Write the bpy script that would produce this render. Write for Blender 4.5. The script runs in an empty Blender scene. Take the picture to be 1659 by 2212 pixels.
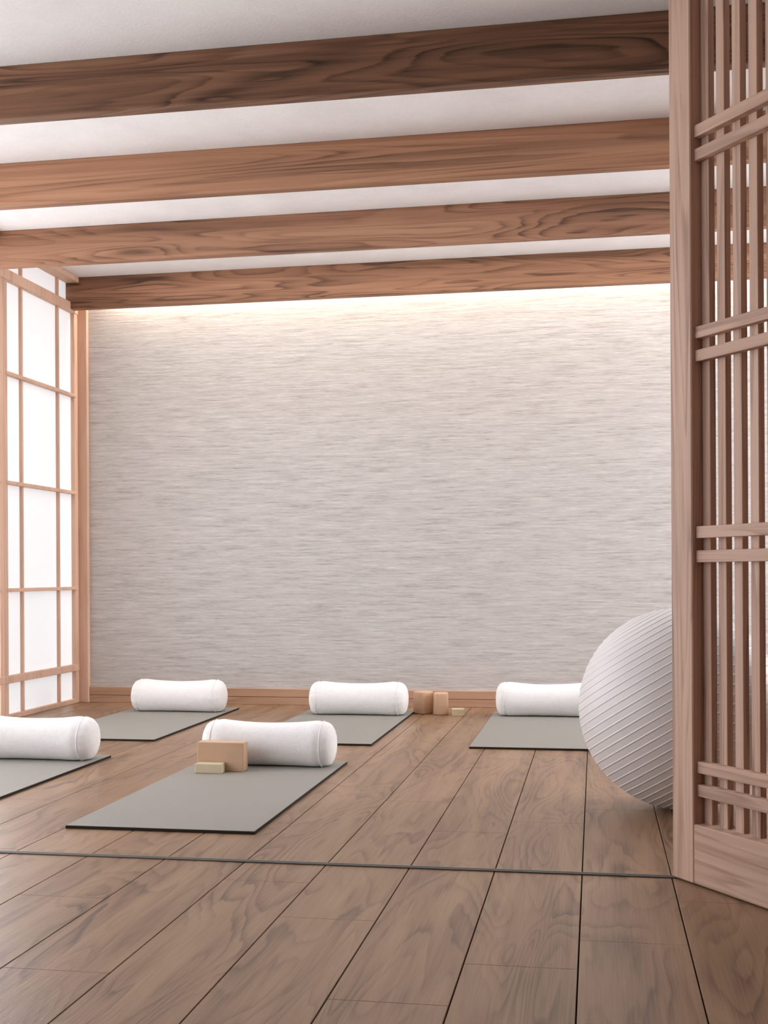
import bpy, bmesh, math, random
from mathutils import Vector, Matrix, noise

S = bpy.context.scene
COL = S.collection
rng = random.Random(7)


def srgb(r, g, b):
    def f(c):
        c /= 255.0
        return c / 12.92 if c <= 0.04045 else ((c + 0.055) / 1.055) ** 2.4
    return (f(r), f(g), f(b), 1.0)


# ------------------------------------------------------------------ materials
def new_mat(name, rough=0.6, spec=0.3):
    m = bpy.data.materials.new(name)
    m.use_nodes = True
    nt = m.node_tree
    nt.nodes.clear()
    out = nt.nodes.new('ShaderNodeOutputMaterial')
    b = nt.nodes.new('ShaderNodeBsdfPrincipled')
    b.inputs['Roughness'].default_value = rough
    b.inputs['Specular IOR Level'].default_value = spec
    nt.links.new(b.outputs[0], out.inputs[0])
    return m, nt, b


def N(nt, kind, **kw):
    n = nt.nodes.new(kind)
    for k, v in kw.items():
        setattr(n, k, v)
    return n


def mth(nt, op, a, b=None, c=None):
    n = N(nt, 'ShaderNodeMath', operation=op)
    for i, v in enumerate((a, b, c)):
        if v is None:
            continue
        if isinstance(v, (int, float)):
            n.inputs[i].default_value = v
        else:
            nt.links.new(v, n.inputs[i])
    return n.outputs[0]


def ramp(nt, fac, stops, interp='LINEAR'):
    n = N(nt, 'ShaderNodeValToRGB')
    cr = n.color_ramp
    cr.interpolation = interp
    while len(cr.elements) < len(stops):
        cr.elements.new(0.5)
    for e, (p, c) in zip(cr.elements, stops):
        e.position = p
        e.color = c
    nt.links.new(fac, n.inputs[0])
    return n.outputs[0]


def mixc(nt, fac, a, b, blend='MIX'):
    n = N(nt, 'ShaderNodeMix', data_type='RGBA', blend_type=blend)
    for sock, v in ((n.inputs[0], fac), (n.inputs[6], a), (n.inputs[7], b)):
        if isinstance(v, (int, float)):
            sock.default_value = v
        elif isinstance(v, tuple):
            sock.default_value = v
        else:
            nt.links.new(v, sock)
    return n.outputs[2]


def noise_tex(nt, vec, scale=1.0, detail=2.0, rough=0.5, dist=0.0):
    n = N(nt, 'ShaderNodeTexNoise')
    n.inputs['Scale'].default_value = scale
    n.inputs['Detail'].default_value = detail
    n.inputs['Roughness'].default_value = rough
    n.inputs['Distortion'].default_value = dist
    nt.links.new(vec, n.inputs['Vector'])
    return n.outputs[0]


def vscale(nt, vec, s, off=None):
    n = N(nt, 'ShaderNodeVectorMath', operation='MULTIPLY')
    nt.links.new(vec, n.inputs[0])
    n.inputs[1].default_value = s
    if off is None:
        return n.outputs[0]
    a = N(nt, 'ShaderNodeVectorMath', operation='ADD')
    nt.links.new(n.outputs[0], a.inputs[0])
    nt.links.new(off, a.inputs[1])
    return a.outputs[0]


def wood(name, dark, mid, light, grain, rough=0.5, spec=0.3, across=5.0, along=0.7, rings=9.0,
         per_plank=False, tone=0.10, bump=0.0015, fibre=0.35, figure=0.55, dist=0.5, band=0.0):
    """Flat-sawn timber: the growth rings are contour lines of a long soft field that runs with the grain."""
    m, nt, b = new_mat(name, rough, spec)
    tc = N(nt, 'ShaderNodeTexCoord')
    if per_plank:
        at = N(nt, 'ShaderNodeAttribute', attribute_name='plank')
        rnd = at.outputs['Fac']
    else:
        oi = N(nt, 'ShaderNodeObjectInfo')
        rnd = oi.outputs['Random']
    cx = N(nt, 'ShaderNodeCombineXYZ')
    for i, k in enumerate((37.0, 53.0, 71.0)):
        nt.links.new(mth(nt, 'MULTIPLY', rnd, k), cx.inputs[i])
    off = cx.outputs[0]
    v = tc.outputs['Object']

    def st(a, l):
        s = [a, a, a]
        s['XYZ'.index(grain)] = l
        return tuple(s)
    field = noise_tex(nt, vscale(nt, v, st(across, along), off), 1.0, 1.2, 0.4, dist)
    small = noise_tex(nt, vscale(nt, v, st(across * 5, along * 3.0), off), 1.0, 2.0, 0.55, 0.2)
    f2 = mth(nt, 'ADD', field, mth(nt, 'MULTIPLY', small, 0.10))
    fr = mth(nt, 'FRACT', mth(nt, 'MULTIPLY', f2, rings))
    # slow darkening through each year's growth, then a quick return: narrow dark late-wood lines
    up = mth(nt, 'POWER', fr, 2.6)
    down = mth(nt, 'SMOOTH_MIN', mth(nt, 'MULTIPLY', mth(nt, 'SUBTRACT', 1.0, fr), 7.0), 1.0, 0.2)
    ring = mth(nt, 'MULTIPLY', up, down)
    fade = noise_tex(nt, vscale(nt, v, st(across * 0.9, along * 1.6), off), 1.7, 1.0, 0.5, 0.0)
    ring = mth(nt, 'MULTIPLY', ring, mth(nt, 'MULTIPLY_ADD', fade, 2.6, -0.55))
    fine = noise_tex(nt, vscale(nt, v, st(across * 46, along * 5), off), 1.0, 3.0, 0.6, 0.0)
    patch = noise_tex(nt, vscale(nt, v, st(across * 0.6, along * 1.2), off), 1.0, 2.0, 0.5, 0.4)
    # 0 = late wood (dark) .. 1 = early wood (light)
    val = mth(nt, 'ADD', mth(nt, 'MULTIPLY', mth(nt, 'SUBTRACT', 1.0, ring), figure),
              mth(nt, 'MULTIPLY', fine, fibre))
    val = mth(nt, 'ADD', val, mth(nt, 'MULTIPLY', patch, 0.9 - figure * 0.3 - fibre * 0.3))
    val = mth(nt, 'SUBTRACT', val, 0.35)
    if band:
        # broad darker heartwood streaks that follow the same flow as the rings
        bf = noise_tex(nt, vscale(nt, v, st(across * 2.4, along * 0.8), off), 1.0, 2.5, 0.55, dist * 0.8)
        bf = mth(nt, 'SMOOTH_MIN', mth(nt, 'MULTIPLY_ADD', bf, -5.0, 3.1), 1.0, 0.3)
        bf = mth(nt, 'MAXIMUM', bf, 0.0)
        val = mth(nt, 'SUBTRACT', val, mth(nt, 'MULTIPLY', bf, band))
    col = ramp(nt, val, [(0.0, dark), (0.5, mid), (1.0, light)])
    tv = mth(nt, 'ADD', 1.0 - tone, mth(nt, 'MULTIPLY', mth(nt, 'FRACT', mth(nt, 'MULTIPLY', rnd, 13.7)), 2 * tone))
    hsv = N(nt, 'ShaderNodeHueSaturation')
    nt.links.new(tv, hsv.inputs['Value'])
    nt.links.new(col, hsv.inputs['Color'])
    nt.links.new(hsv.outputs[0], b.inputs['Base Color'])
    bp = N(nt, 'ShaderNodeBump')
    bp.inputs['Strength'].default_value = 0.25
    bp.inputs['Distance'].default_value = bump
    nt.links.new(fine, bp.inputs['Height'])
    nt.links.new(bp.outputs[0], b.inputs['Normal'])
    return m


def plain(name, col, rough=0.6, spec=0.3, metallic=0.0):
    m, nt, b = new_mat(name, rough, spec)
    b.inputs['Base Color'].default_value = col
    b.inputs['Metallic'].default_value = metallic
    return m


M = {}
M['floor'] = wood('floor_oak', srgb(82, 56, 41), srgb(147, 115, 88), srgb(172, 140, 111), 'Y', rough=0.36, spec=0.42,
                  across=4.4, along=0.8, rings=13.0, per_plank=True, tone=0.07, figure=0.46, fibre=0.62, dist=1.0, band=0.24)
M['gap'] = plain('floor_gap', srgb(38, 26, 20), 0.9, 0.1)
BEAM = dict(rough=0.55, spec=0.25, tone=0.03, fibre=0.40)
M['beam_shade'] = wood('shade_toned_walnut_beam', srgb(62, 44, 34), srgb(136, 98, 75), srgb(168, 128, 101), 'X', across=5.5, along=0.55,
                      rings=14.0, figure=0.52, dist=0.9, band=0.34, **BEAM)  # darker than the other beams: dim front light put into the wood colour
M['beam_red'] = wood('reddish_walnut_beam', srgb(96, 66, 48), srgb(166, 121, 93), srgb(196, 152, 122), 'X', across=6.5, along=0.35,
                     rings=15.0, figure=0.52, dist=0.5, band=0.30, **BEAM)
M['beam'] = wood('walnut_beam', srgb(76, 54, 42), srgb(154, 113, 88), srgb(186, 144, 116), 'X', across=5.5, along=0.55,
                 rings=14.0, figure=0.52, dist=0.9, band=0.30, **BEAM)
M['screen_v'] = wood('screen_wood_upright', srgb(122, 92, 76), srgb(190, 157, 138), srgb(212, 181, 162), 'Z', rough=0.5,
                     spec=0.25, across=17, along=0.6, rings=7.0, tone=0.05, figure=0.5, fibre=0.5, band=0.2)
M['screen_h'] = wood('screen_wood_level', srgb(122, 92, 76), srgb(190, 157, 138), srgb(212, 181, 162), 'X', rough=0.5,
                     spec=0.25, across=13, along=0.8, rings=7.0, tone=0.05, figure=0.5, fibre=0.45, band=0.2)
M['shoji'] = wood('shoji_wood', srgb(178, 144, 124), srgb(212, 176, 154), srgb(226, 194, 173), 'Z', rough=0.5, spec=0.25,
                  across=9, along=0.8, rings=4.0, tone=0.04, figure=0.3, fibre=0.45)
M['base'] = wood('baseboard_wood', srgb(140, 106, 84), srgb(186, 150, 124), srgb(206, 172, 146), 'X', rough=0.5, spec=0.25,
                 across=8, along=0.5, rings=5.0, tone=0.03, figure=0.4, fibre=0.4)
M['block'] = wood('cork_block_wood', srgb(184, 150, 122), srgb(208, 174, 146), srgb(222, 192, 166), 'X', rough=0.7, spec=0.15,
                  across=10, along=3, rings=2.0, tone=0.02, figure=0.2, fibre=0.4)
M['pale'] = wood('pale_block_wood', srgb(196, 180, 148), srgb(216, 201, 172), srgb(228, 214, 190), 'X', rough=0.7, spec=0.15,
                 across=10, along=3, rings=2.0, tone=0.02, figure=0.2, fibre=0.4)


def grasscloth():
    m, nt, b = new_mat('grasscloth_wallcovering', 0.85, 0.15)
    tc = N(nt, 'ShaderNodeTexCoord')
    v = tc.outputs['Object']
    a = noise_tex(nt, vscale(nt, v, (5.0, 5.0, 75.0)), 1.0, 3.0, 0.62, 0.15)
    c = noise_tex(nt, vscale(nt, v, (17.0, 17.0, 190.0)), 1.0, 2.0, 0.6, 0.0)
    d = noise_tex(nt, vscale(nt, v, (0.9, 0.9, 2.2)), 1.0, 2.0, 0.5, 0.4)
    h = mth(nt, 'ADD', mth(nt, 'MULTIPLY', a, 0.62), mth(nt, 'MULTIPLY', c, 0.38))
    col = ramp(nt, h, [(0.30, srgb(154, 149, 145)), (0.46, srgb(191, 188, 185)), (0.58, srgb(204, 201, 198)), (0.74, srgb(224, 220, 216))])
    col = mixc(nt, mth(nt, 'MULTIPLY', d, 0.30), col, srgb(198, 190, 190))
    nt.links.new(col, b.inputs['Base Color'])
    bp = N(nt, 'ShaderNodeBump')
    bp.inputs['Strength'].default_value = 0.5
    bp.inputs['Distance'].default_value = 0.004
    nt.links.new(h, bp.inputs['Height'])
    nt.links.new(bp.outputs[0], b.inputs['Normal'])
    return m


def plaster(name, c1, c2):
    m, nt, b = new_mat(name, 0.9, 0.1)
    tc = N(nt, 'ShaderNodeTexCoord')
    v = tc.outputs['Object']
    a = noise_tex(nt, v, 3.0, 5.0, 0.6, 0.3)
    f = noise_tex(nt, v, 90.0, 3.0, 0.6, 0.0)
    col = ramp(nt, mth(nt, 'ADD', mth(nt, 'MULTIPLY', a, 0.7), mth(nt, 'MULTIPLY', f, 0.3)), [(0.35, c1), (0.65, c2)])
    nt.links.new(col, b.inputs['Base Color'])
    bp = N(nt, 'ShaderNodeBump')
    bp.inputs['Strength'].default_value = 0.35
    bp.inputs['Distance'].default_value = 0.003
    nt.links.new(f, bp.inputs['Height'])
    nt.links.new(bp.outputs[0], b.inputs['Normal'])
    return m


def fabric():
    m, nt, b = new_mat('white_linen', 0.9, 0.1)
    b.inputs['Sheen Weight'].default_value = 0.15
    tc = N(nt, 'ShaderNodeTexCoord')
    v = tc.outputs['Object']
    a = noise_tex(nt, vscale(nt, v, (260.0, 40.0, 40.0)), 1.0, 2.0, 0.6)
    c = noise_tex(nt, vscale(nt, v, (25.0, 240.0, 240.0)), 1.0, 2.0, 0.6)
    h = mth(nt, 'MULTIPLY', mth(nt, 'ADD', a, c), 0.5)
    col = ramp(nt, h, [(0.35, srgb(234, 232, 231)), (0.6, srgb(243, 242, 242))])
    nt.links.new(col, b.inputs['Base Color'])
    bp = N(nt, 'ShaderNodeBump')
    bp.inputs['Strength'].default_value = 0.3
    bp.inputs['Distance'].default_value = 0.001
    nt.links.new(h, bp.inputs['Height'])
    nt.links.new(bp.outputs[0], b.inputs['Normal'])
    return m


def paper(strength):
    m, nt, b = new_mat('backlit_rice_paper', 0.9, 0.05)
    b.inputs['Base Color'].default_value = srgb(222, 222, 222)
    tc = N(nt, 'ShaderNodeTexCoord')
    f = noise_tex(nt, tc.outputs['Object'], 14.0, 4.0, 0.6, 0.2)
    col = ramp(nt, f, [(0.3, (0.86, 0.91, 0.97, 1)), (0.7, (0.91, 0.96, 1.02, 1))])
    nt.links.new(col, b.inputs['Emission Color'])
    b.inputs['Emission Strength'].default_value = strength
    return m


M['cloth'] = fabric()
M['wall'] = grasscloth()
M['ceiling'] = plaster('ceiling_plaster', srgb(232, 231, 231), srgb(243, 243, 243))
M['plain_wall'] = plaster('wall_plaster', srgb(92, 78, 68), srgb(104, 90, 80))
M['paper'] = paper(0.36)
M['paper_right'] = paper(10.0)
M['paper_right'].name = 'blue_lit_rice_paper'
M['paper_front'] = paper(3.1)  # glow boosted in the unseen left bays to light screen and floor
M['paper_front'].name = 'boosted_rice_paper'
M['mat'] = plain('grey_mat_rubber', srgb(146, 143, 136), 0.55, 0.35)
M['mat_dark'] = plain('dark_mat_rubber', srgb(48, 42, 36), 0.8, 0.2)
M['ball'] = plain('pearl_grey_vinyl', srgb(222, 218, 218), 0.38, 0.45)
M['metal'] = plain('brushed_track_metal', srgb(120, 120, 118), 0.4, 0.5, 0.75)
M['led'] = paper(60.0)
M['led'].node_tree.nodes['Principled BSDF'].inputs['Base Color'].default_value = (1, 1, 1, 1)
for l in list(M['led'].node_tree.links):
    if l.to_socket.name == 'Emission Color':
        M['led'].node_tree.links.remove(l)
M['led'].node_tree.nodes['Principled BSDF'].inputs['Emission Color'].default_value = (1.0, 0.93, 0.82, 1)
M['led'].name = 'warm_led_tape'


# ------------------------------------------------------------------ mesh helpers
def box(bm, x0, x1, y0, y1, z0, z1, bev=0.0, seg=1, mi=0):
    r = bmesh.ops.create_cube(bm, size=1.0)
    vs = r['verts']
    for v in vs:
        v.co = Vector(((x0 + x1) / 2 + v.co.x * (x1 - x0), (y0 + y1) / 2 + v.co.y * (y1 - y0), (z0 + z1) / 2 + v.co.z * (z1 - z0)))
    fs = set(f for v in vs for f in v.link_faces)
    if bev > 0:
        es = list(set(e for v in vs for e in v.link_edges))
        rr = bmesh.ops.bevel(bm, geom=es, offset=bev, segments=seg, affect='EDGES', profile=0.5)
        fs = set(f for f in rr['faces']) | set(f for f in fs if f.is_valid)
    for f in fs:
        if f.is_valid:
            f.material_index = mi
    return fs


def obj(name, bm, mats, parent=None, smooth=False, loc=None):
    me = bpy.data.meshes.new(name)
    bmesh.ops.recalc_face_normals(bm, faces=bm.faces[:])
    bm.to_mesh(me)
    bm.free()
    if not isinstance(mats, (list, tuple)):
        mats = [mats]
    for m in mats:
        me.materials.append(m)
    if smooth:
        for p in me.polygons:
            p.use_smooth = True
    o = bpy.data.objects.new(name, me)
    COL.objects.link(o)
    if parent:
        o.parent = parent
    if loc:
        o.location = loc
    return o


def bx(name, dims, mat, parent=None, bev=0.0, seg=1):
    """A box whose object origin is its own centre, so that the timber figure differs from piece to piece."""
    x0, x1, y0, y1, z0, z1 = dims
    c = Vector(((x0 + x1) / 2, (y0 + y1) / 2, (z0 + z1) / 2))
    bm = bmesh.new()
    box(bm, x0 - c.x, x1 - c.x, y0 - c.y, y1 - c.y, z0 - c.z, z1 - c.z, bev, seg)
    return obj(name, bm, mat, parent, loc=c)


def thing(name, label, cat, loc=(0, 0, 0), rz=0.0, group=None):
    o = bpy.data.objects.new(name, None)
    o.empty_display_size = 0.1
    COL.objects.link(o)
    o.location = loc
    o.rotation_euler = (0, 0, rz)
    return tag(o, label, cat, group)


def tag(o, label=None, cat=None, group=None, kind=None):
    if label:
        o['label'] = label
    if cat:
        o['category'] = cat
    if group:
        o['group'] = group
    if kind:
        o['kind'] = kind
    return o


def dup(root, loc, rz, label):
    r = root.copy()
    COL.objects.link(r)
    r.location = loc
    r.rotation_euler = (0, 0, rz)
    r['label'] = label
    for ch in list(root.children):
        c = ch.copy()
        COL.objects.link(c)
        c.parent = r
        for g in list(ch.children):
            d = g.copy()
            COL.objects.link(d)
            d.parent = c
    return r


# ------------------------------------------------------------------ room
XL, XR = -3.50, 3.40          # paper plane of the left wall, right wall
YF, YB = -2.20, 7.75          # added wall behind the viewer, far wall
ZC = 2.868                    # ceiling
PW = 0.25                     # plank width


def build_floor():
    bm = bmesh.new()
    lay = bm.faces.layers.float.new('plank')
    gap = 0.0017
    known = {-1: [(3.235)], 0: [(2.856)], 1: [1.10], 2: [2.38], 3: [2.935, 5.55], 4: [1.75], 5: [2.46], 6: [3.03]}
    k0 = int(math.floor((XL - 0.209) / PW)) - 1
    k1 = int(math.ceil((XR - 0.209) / PW))
    for k in range(k0, k1 + 1):
        x0, x1 = 0.209 + k * PW, 0.209 + (k + 1) * PW
        x0c, x1c = max(x0, XL - 0.02), min(x1, XR)
        if x1c - x0c < 0.02:
            continue
        idx = -1 - k           # plank 0 lies left of the line at x = 0.209
        start = known.get(idx, [rng.uniform(0.3, 3.6)])[0]
        L = 1.52 + 0.12 * ((k * 7) % 5) / 5
        ys = [YF]
        y = start
        while y - L > YF + 0.2:
            y -= L
        while y < YB - 0.15:
            if y > YF + 0.2:
                ys.append(y)
            y += L
        ys.append(YB)
        for a, b in zip(ys[:-1], ys[1:]):
            fs = box(bm, x0c + gap, x1c - gap, a + 0.0006, b - 0.0006, -0.012, 0.0, 0.0009, 1, 0)
            q = rng.random()
            for f in fs:
                if f.is_valid:
                    f[lay] = q
    box(bm, XL - 0.02, XR, YF, YB, -0.10, -0.010, 0, 1, 1)
    return tag(obj('floor', bm, [M['floor'], M['gap']]), 'brown wide-plank wooden floor', None, None, 'structure')


build_floor()
o = bx('ceiling', (XL - 0.1, XR + 0.1, YF, YB + 0.1, ZC, ZC + 0.12), M['ceiling'])
tag(o, 'pale mottled plaster ceiling above the beams', None, None, 'structure')
o = bx('wall_back', (XL - 0.1, XR + 0.1, YB, YB + 0.12, -0.1, ZC), M['wall'])
tag(o, 'far wall covered in pale grasscloth with fine level threads', None, None, 'structure')
o = bx('wall_right', (XR, XR + 0.1, YF, YB, -0.1, ZC), M['plain_wall'])
tag(o, 'plain wall behind the lattice screen', None, None, 'structure')
Y_WIN = 0.39
o = bx('wall_left', (XL - 0.1, XL + 0.03, YF, Y_WIN, -0.1, ZC), M['plain_wall'])
tag(o, 'plain wall beyond the paper windows', None, None, 'structure')

o = bx('wall_light_stop', (XL - 0.1, XR + 0.1, YF - 0.1, YF, -0.1, ZC), M['plain_wall'])  # unseen dark wall added to keep light from behind off the slats
tag(o, 'added dark wall behind the viewer that cuts light', None, None, 'structure')
# baseboard of the far wall: lower board and a cap board set on it
bm = bmesh.new()
box(bm, -3.17, 3.17, -0.0075, 0.0075, 0.0, 0.049, 0.002)
box(bm, -3.17, 3.17, -0.0095, 0.0075, 0.052, 0.107, 0.003)
box(bm, -3.17, 3.17, -0.003, 0.0075, 0.04, 0.06)
o = obj('baseboard_back', bm, M['base'], loc=(-3.405 + 3.17, YB - 0.0075, 0.0))
tag(o, 'brown wooden baseboard along the grasscloth wall', None, None, 'structure')

# corner post, ceiling trim on the left wall, floor track
o = bx('trim_1', (-3.50, -3.405, 7.715, YB, 0.0, ZC), M['shoji'], None, 0.003)
tag(o, 'orange-brown corner post between paper window and grasscloth wall', None, None, 'structure')
o = bx('trim_2', (-3.50, -3.405, Y_WIN, 7.714, 2.833, ZC), M['shoji'], None, 0.003)
tag(o, 'narrow wooden ceiling trim above the paper windows', None, None, 'structure')
bm = bmesh.new()
box(bm, -1.93, 1.93, -0.011, -0.0035, 0.0, 0.0045, 0.001)
box(bm, -1.93, 1.93, 0.0035, 0.011, 0.0, 0.0045, 0.001)
box(bm, -1.93, 1.93, -0.004, 0.004, 0.0, 0.0015)
o = obj('trim_3', bm, M['metal'], loc=(-1.57, 3.484, 0.0))
tag(o, 'thin grey metal floor track running across the planks to the screen', None, None, 'structure')


# ------------------------------------------------------------------ paper windows (shoji) on the left
def make_window(i, y0, y1, label, pm='paper'):
    """One shoji bay between y0 and y1; the frame stands 30 mm proud of the paper."""
    r = bpy.data.objects.new('window_%d' % i, None)
    COL.objects.link(r)
    r.location = (XL, y0, 0)
    tag(r, label, None, None, 'structure')
    w = y1 - y0
    X0, X1 = 0.0, 0.030
    bx('paper', (-0.006, 0.0, 0.0, w, 0.0, 2.84), M[pm], r)
    bx('stile', (0.0, X1, 0.0, 0.05, 0.0, 2.84), M['shoji'], r, 0.003)
    bx('stile', (0.0, X1, w - 0.05, w, 0.0, 2.84), M['shoji'], r, 0.003)
    a, b = 0.05, w - 0.05
    bx('head_rail', (0.0, X1 + 0.006, 0.0, w, 2.643, 2.708), M['shoji'], r, 0.003)
    bx('lower_rail', (0.0, X1 + 0.003, 0.0, w, 0.218, 0.264), M['shoji'], r, 0.003)
    bx('bottom_rail', (0.0, X1 - 0.003, a, b, 0.0, 0.030), M['shoji'], r, 0.002)
    for yc in (a + 0.212, b - 0.222):
        bx('upright_bar', (0.0, 0.020, yc - 0.010, yc + 0.010, 0.030, 2.643), M['shoji'], r, 0.002)
        bx('upright_bar', (0.0, 0.020, yc - 0.010, yc + 0.010, 2.708, 2.84), M['shoji'], r, 0.002)
    for zc in (0.779, 1.427, 2.085):
        bx('cross_bar', (0.0, X1 + 0.004, a - 0.022, b + 0.022, zc - 0.011, zc + 0.011), M['shoji'], r, 0.002)
    return r


make_window(1, 6.668, 7.714, 'backlit paper window with wooden grid beside the far wall')
yy = 6.668
for i in range(2, 9):  # bays that only light the room
    y0 = max(yy - 1.046, Y_WIN)
    make_window(i, y0, yy, 'backlit paper window with wooden grid, bay %d from the far wall' % i, 'paper_front')
    yy = y0
    if yy <= Y_WIN + 0.01:
        break

# the same windows in the right wall, out of sight behind the screen
def mirror_bay(i, y0, y1):
    r = make_window(i, 0.0, y1 - y0, 'backlit paper window in the right wall behind the lattice screen', 'paper_right')
    r.location = (XR - 0.001, y1, 0)
    r.rotation_euler = (0, 0, math.pi)
    return r


for i in range(2):
    mirror_bay(9 + i, 5.622 + i * 1.046, 5.622 + (i + 1) * 1.046)

# ------------------------------------------------------------------ ceiling beams
BZ = 2.660
beams = [(4.396, 4.459, 'shade-darkened walnut ceiling beam, nearest the viewer and highest in the picture'),
         (5.430, 5.494, 'reddish walnut ceiling beam, second from the viewer, straight close grain'),
         (6.490, 6.552, 'walnut ceiling beam, third from the viewer, reaching the left window top'),
         (7.594, 7.664, 'walnut ceiling beam just above and in front of the grasscloth wall')]
for i, (y0, y1, lab) in enumerate(beams):
    b = bx('ceiling_beam', (-3.50, XR, y0, y1, BZ, ZC), M[('beam_shade', 'beam_red', 'beam', 'beam')[i]], None, 0.004, 2)
    tag(b, lab, 'ceiling beam', 'exposed ceiling beams', 'thing')

# warm LED tape fixed to the back of the last beam
bc = b.location
bx('led_channel', (-3.30 - bc.x, 3.30 - bc.x, 7.664 - bc.y, 7.706 - bc.y, 2.856 - bc.z, ZC - 0.0005 - bc.z), M['metal'], b)
o = bx('led_strip', (-3.29 - bc.x, 3.29 - bc.x, 7.667 - bc.y, 7.703 - bc.y, 2.850 - bc.z, 2.856 - bc.z), M['led'], b)
o['label'] = 'warm glowing light strip'

# ------------------------------------------------------------------ lattice screen on the right
PA = math.atan2(-0.8187, 0.5743)           # direction along the screen, from its far corner towards the viewer
scr = thing('lattice_screen', 'tall wooden lattice folding screen with paired crossbars at the right edge', 'screen', (0.211, 3.482, 0.0), PA)
W_, T_, H_ = 0.86, 0.068, 2.66
SW = 0.0905
bx('stile', (0.0, SW, 0.0, T_, 0.004, H_), M['screen_v'], scr, 0.003)
bx('stile', (W_ - SW, W_, 0.0, T_, 0.004, H_), M['screen_v'], scr, 0.003)
bx('bottom_rail', (SW, W_ - SW, 0.0005, T_, 0.004, 0.168), M['screen_h'], scr, 0.003)
bx('top_rail', (SW, W_ - SW, 0.0005, T_, H_ - 0.11, H_), M['screen_h'], scr, 0.003)
k = 0
while True:
    s0 = 0.0915 + 0.0629 * k
    if s0 + 0.0325 > W_ - SW:
        break
    bx('slat', (s0, s0 + 0.0322, 0.0372, 0.0585, 0.166, H_ - 0.108), M['screen_v'], scr, 0.0012)
    k += 1
for z0, z1 in ((0.244, 0.277), (0.308, 0.3405), (0.8895, 0.9225), (0.956, 0.989), (1.443, 1.4745), (1.507, 1.539),
               (1.9965, 2.029), (2.0615, 2.0945)):
    bx('crossbar', (SW, W_ - SW, 0.0140, 0.0375, z0, z1), M['screen_h'], scr, 0.0012)


# ------------------------------------------------------------------ yoga mats
MW, MT = 0.668, 0.0115


def make_mat(label, x0, y0, L):
    t = thing('yoga_mat', label, 'yoga mat', (x0 + MW / 2, y0 + L / 2, 0.0), 0.0, 'grey yoga mats on the floor')
    b = bx('backing', (-MW / 2, MW / 2, -L / 2, L / 2, 0.0003, MT - 0.0018), M['mat_dark'], t, 0.0008)
    b['label'] = 'dark underside layer'
    bx('top_layer', (-MW / 2 + 0.0004, MW / 2 - 0.0004, -L / 2 + 0.0004, L / 2 - 0.0004, MT - 0.0019, MT), M['mat'], t, 0.0008)
    return t


mat0 = make_mat('grey yoga mat with the small and large wooden blocks on it', -1.785, 3.850, 1.515)
dup(mat0, (-2.266 - MW / 2, 3.875 + 1.515 / 2, 0), 0, 'grey yoga mat cut off by the left picture edge')
dup(mat0, (-2.259 - MW / 2, 5.935 + 1.515 / 2, 0), 0, 'grey yoga mat at the far wall, nearest the paper window')
dup(mat0, (-1.112 - MW / 2, 5.935 + 1.500 / 2, 0), 0, 'grey yoga mat at the far wall whose corner points to the rounded blocks')
dup(mat0, (-0.616 + MW / 2, 5.905 + 1.515 / 2, 0), 0, 'grey yoga mat behind the ribbed exercise ball')

# ------------------------------------------------------------------ bolsters
HL, RE, RM = 0.249, 0.107, 0.0965


def prof(t):
    a = min(abs(t) / 0.215, 1.0)
    e = max(0.0, (abs(t) - 0.195) / (HL - 0.195))
    return RM + (RE - RM) * a ** 2.2 - 0.0050 * e ** 2.5


def squash(y, z, flat=0.088):
    """Weight of the bolster flattens its underside a little."""
    if z < -flat:
        e = -flat - z
        z = -flat - 0.30 * e
        y *= 1.0 + 0.8 * e
    return y, z


def bolster_pt(x, th, r, seed):
    p = 0.0012 * noise.noise(Vector((x * 9 + seed, math.cos(th) * 2, math.sin(th) * 2)))
    a = max(0.0, (abs(x) - 0.17) / 0.10)
    p += 0.0034 * min(a, 1.0) ** 1.5 * noise.noise(Vector((seed + x * 3, math.cos(th) * 5, math.sin(th) * 5)))
    if abs(x) < HL:
        p -= 0.0022 * math.exp(-((HL - abs(x) - 0.006) / 0.005) ** 2)
    r = r + p
    y, z = r * math.cos(th), r * math.sin(th)
    z -= 0.003 * (1 - (x / HL) ** 2)
    y, z = squash(y, z)
    return Vector((x, y, max(z + 0.0935, 0.0008)))


NA = 72


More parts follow.
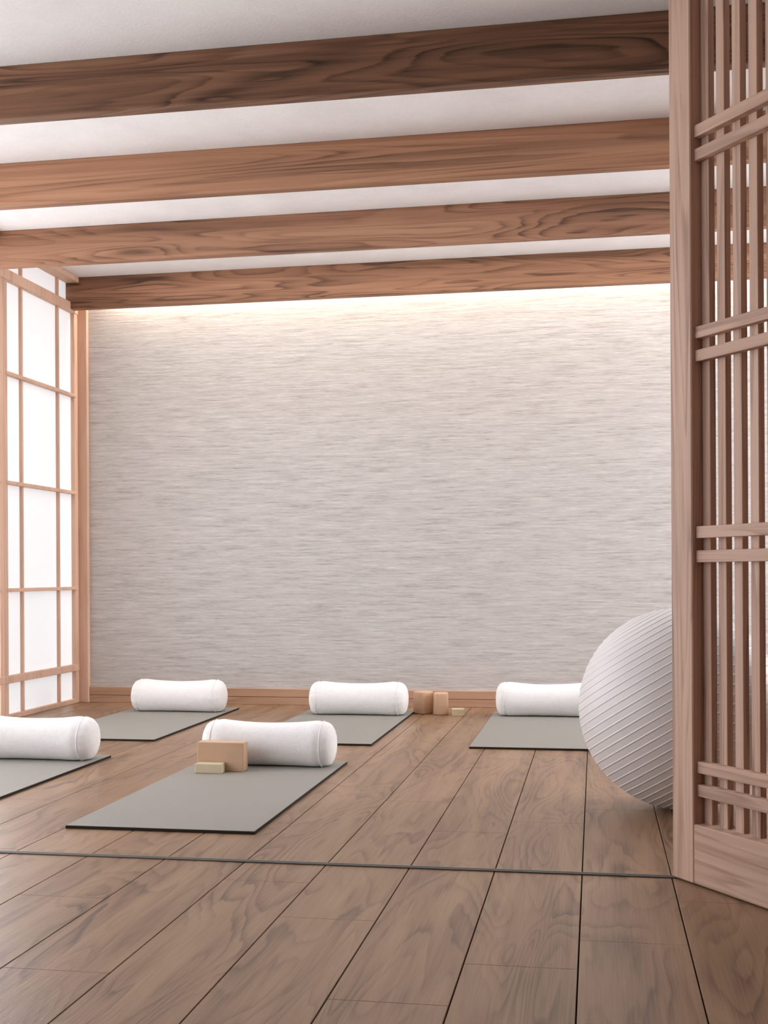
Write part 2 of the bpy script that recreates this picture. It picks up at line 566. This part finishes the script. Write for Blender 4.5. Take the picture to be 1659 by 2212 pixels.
def make_bolster(label, loc, rz, seed):
    t = thing('bolster', label, 'bolster', loc, rz, 'white bolsters on the mats')
    bm = bmesh.new()
    rows = []
    NX = 48
    for i in range(NX + 1):
        x = -HL + 2 * HL * i / NX
        rows.append([bm.verts.new(bolster_pt(x, 2 * math.pi * j / NA, prof(x), seed)) for j in range(NA)])
    for i in range(NX):
        for j in range(NA):
            bm.faces.new((rows[i][j], rows[i][(j + 1) % NA], rows[i + 1][(j + 1) % NA], rows[i + 1][j]))
    obj('cover', bm, M['cloth'], t, True)
    for s in (-1, 1):
        bm = bmesh.new()                         # puffed round end panel
        rings = []
        K = 14
        for k in range(K):
            a = (math.pi / 2) * k / K
            r = prof(HL) * math.cos(a) ** 0.66
            x = s * (HL + 0.054 * math.sin(a))
            rings.append([bm.verts.new(bolster_pt(x, 2 * math.pi * j / NA, r, seed)) for j in range(NA)])
        tip = bm.verts.new((s * (HL + 0.054), 0, 0.0935))
        for k in range(K - 1):
            for j in range(NA):
                bm.faces.new((rings[k][j], rings[k][(j + 1) % NA], rings[k + 1][(j + 1) % NA], rings[k + 1][j]))
        for j in range(NA):
            bm.faces.new((rings[-1][j], rings[-1][(j + 1) % NA], tip))
        obj('end_panel', bm, M['cloth'], t, True)
        bm = bmesh.new()                         # raised seam round the end
        tube = []
        for j in range(NA):
            th = 2 * math.pi * j / NA
            c = bolster_pt(s * HL, th, prof(HL), seed)
            d = Vector((0, math.cos(th), math.sin(th)))
            ring = [c + d * (0.0034 * math.cos(q * math.pi / 3)) + Vector((0.0030 * math.sin(q * math.pi / 3), 0, 0)) for q in range(6)]
            for w in ring:
                w.z = max(w.z, 0.0004)
            tube.append([bm.verts.new(w) for w in ring])
        for j in range(NA):
            for q in range(6):
                bm.faces.new((tube[j][q], tube[j][(q + 1) % 6], tube[(j + 1) % NA][(q + 1) % 6], tube[(j + 1) % NA][q]))
        obj('seam', bm, M['cloth'], t, True)
    return t


bz = MT
make_bolster('white bolster behind the two wooden blocks on the nearest full mat', (-1.443, 5.222, bz), 0.0, 3)
make_bolster('white bolster cut off by the left picture edge', (-2.580, 5.246, bz), 0.0, 11)
make_bolster('white bolster by the far wall, nearest the paper window', (-2.578, 7.215, bz), 0.0, 23)
make_bolster('white bolster by the far wall, just left of the rounded blocks', (-1.423, 7.185, bz), 0.0, 37)
make_bolster('white bolster by the far wall, half hidden by the exercise ball', (-0.289, 7.250, bz), 0.0, 51)


# ------------------------------------------------------------------ blocks
def block(name, label, cx, cy, z, lx, ly, lz, rz, mat, bev, seg, group=None, upright=None):
    bm = bmesh.new()
    box(bm, -lx / 2, lx / 2, -ly / 2, ly / 2, 0, lz)
    if upright:
        es = [e for e in bm.edges if abs(e.verts[0].co.z - e.verts[1].co.z) > lz / 2]
        bmesh.ops.bevel(bm, geom=es, offset=upright, segments=10, affect='EDGES', profile=0.5)
        es = [e for e in bm.edges if abs(e.verts[0].co.z - e.verts[1].co.z) < 1e-5]
        bmesh.ops.bevel(bm, geom=es, offset=bev, segments=seg, affect='EDGES', profile=0.5)
    else:
        bmesh.ops.bevel(bm, geom=bm.edges[:], offset=bev, segments=seg, affect='EDGES', profile=0.5)
    o = obj(name, bm, mat, None, bool(upright), (cx, cy, z))
    o.rotation_euler = (0, 0, rz)
    return tag(o, label, 'block', group)


block('yoga_block', 'large tan block standing on its long edge before the bolster', -1.604, 5.037, MT, 0.211, 0.062, 0.126, -0.02, M['block'], 0.004, 2, 'yoga blocks')
block('yoga_block', 'small pale block lying in front of the large tan block', -1.640, 4.974, MT, 0.119, 0.058, 0.041, 0.0, M['pale'], 0.003, 2, 'yoga blocks')
block('yoga_block', 'left one of two rounded tan blocks standing by the baseboard', -1.052, 7.372, 0.0, 0.105, 0.105, 0.137, math.radians(48), M['block'], 0.008, 3, 'yoga blocks', 0.030)
block('yoga_block', 'right one of two rounded tan blocks standing by the baseboard', -0.936, 7.330, 0.0, 0.088, 0.098, 0.135, math.radians(8), M['block'], 0.008, 3, 'yoga blocks', 0.034)
block('yoga_block', 'small pale block on bare floor right of the rounded blocks', -0.829, 7.300, 0.0, 0.076, 0.080, 0.041, math.radians(12), M['pale'], 0.0025, 2, 'yoga blocks')


# ------------------------------------------------------------------ exercise ball
def make_ball():
    bm = bmesh.new()
    R = 0.3645
    pitch = 0.0285
    NL, NS = 1100, 96
    rows = []
    for i in range(1, NL):
        a = math.pi * i / NL
        arc = a * R
        d = (arc / pitch) % 1.0
        d = min(d, 1 - d) * pitch
        pole = min(1.0, min(a, math.pi - a) / 0.30)
        r = R + pole * 0.0020 * math.exp(-(d / 0.0022) ** 2)
        rows.append([bm.verts.new((r * math.sin(a) * math.cos(2 * math.pi * j / NS), r * math.sin(a) * math.sin(2 * math.pi * j / NS), r * math.cos(a))) for j in range(NS)])
    n = bm.verts.new((0, 0, R))
    s = bm.verts.new((0, 0, -R))
    for i in range(len(rows) - 1):
        for j in range(NS):
            bm.faces.new((rows[i][j], rows[i][(j + 1) % NS], rows[i + 1][(j + 1) % NS], rows[i + 1][j]))
    for j in range(NS):
        bm.faces.new((rows[0][j], n, rows[0][(j + 1) % NS]))
        bm.faces.new((rows[-1][j], rows[-1][(j + 1) % NS], s))
    o = obj('exercise_ball', bm, M['ball'], None, True, (0.302, 4.515, 0.3665))
    ax = Vector((-0.51, 0.14, 0.85)).normalized()
    o.rotation_euler = Vector((0, 0, 1)).rotation_difference(ax).to_euler()
    return tag(o, 'large pearl grey ribbed exercise ball behind the lattice screen', 'ball')


make_ball()

# ------------------------------------------------------------------ light
def add_ceiling_fill(y, ly, power, col):  # added soft fill between the beams, no fixture belongs to it
    L = bpy.data.lights.new('ceiling_fill', 'AREA')
    L.shape = 'RECTANGLE'
    L.size = 5.6
    L.size_y = ly
    L.energy = power
    L.color = col
    o = bpy.data.objects.new('ceiling_fill', L)
    COL.objects.link(o)
    o.location = (-0.2, y, ZC - 0.006)


for y, p, c in ((4.95, 11.0, (0.90, 0.96, 1.0)), (5.99, 13.0, (0.92, 0.96, 1.0)), (7.07, 24.0, (1.0, 0.94, 0.87))):
    add_ceiling_fill(y, 0.75, p, c)

wd = bpy.data.worlds.new('daylight')
S.world = wd
wd.use_nodes = True
bg = wd.node_tree.nodes['Background']
bg.inputs[0].default_value = (0.93, 0.96, 1.0, 1)
bg.inputs[1].default_value = 0.2

# ------------------------------------------------------------------ camera
cam = bpy.data.cameras.new('camera')
co = bpy.data.objects.new('camera', cam)
COL.objects.link(co)
r = Vector((0.98489836, 0.17305104, -0.00534431))
u = Vector((0.00526366, 0.00092485, 0.99998572))
f = Vector((-0.17305351, 0.98491242, 0.0))
co.matrix_world = Matrix(((r.x, u.x, -f.x, 0.0), (r.y, u.y, -f.y, 0.0), (r.z, u.z, -f.z, 0.86), (0, 0, 0, 1)))
cam.sensor_fit = 'HORIZONTAL'
cam.sensor_width = 36.0
cam.lens = 36.0 * 2595.8 / 1659.0
cam.shift_x = 0.0
cam.shift_y = (1241.5 - 1106.0) / 1659.0
cam.clip_start = 0.02
S.camera = co

S.view_settings.view_transform = 'Standard'
S.view_settings.look = 'None'
S.view_settings.gamma = 1.0
S.view_settings.use_curve_mapping = False
S.view_settings.exposure = 0.0
S.cycles.use_denoising = True
S.cycles.max_bounces = 10
S.cycles.diffuse_bounces = 8
S.cycles.sample_clamp_indirect = 6.0
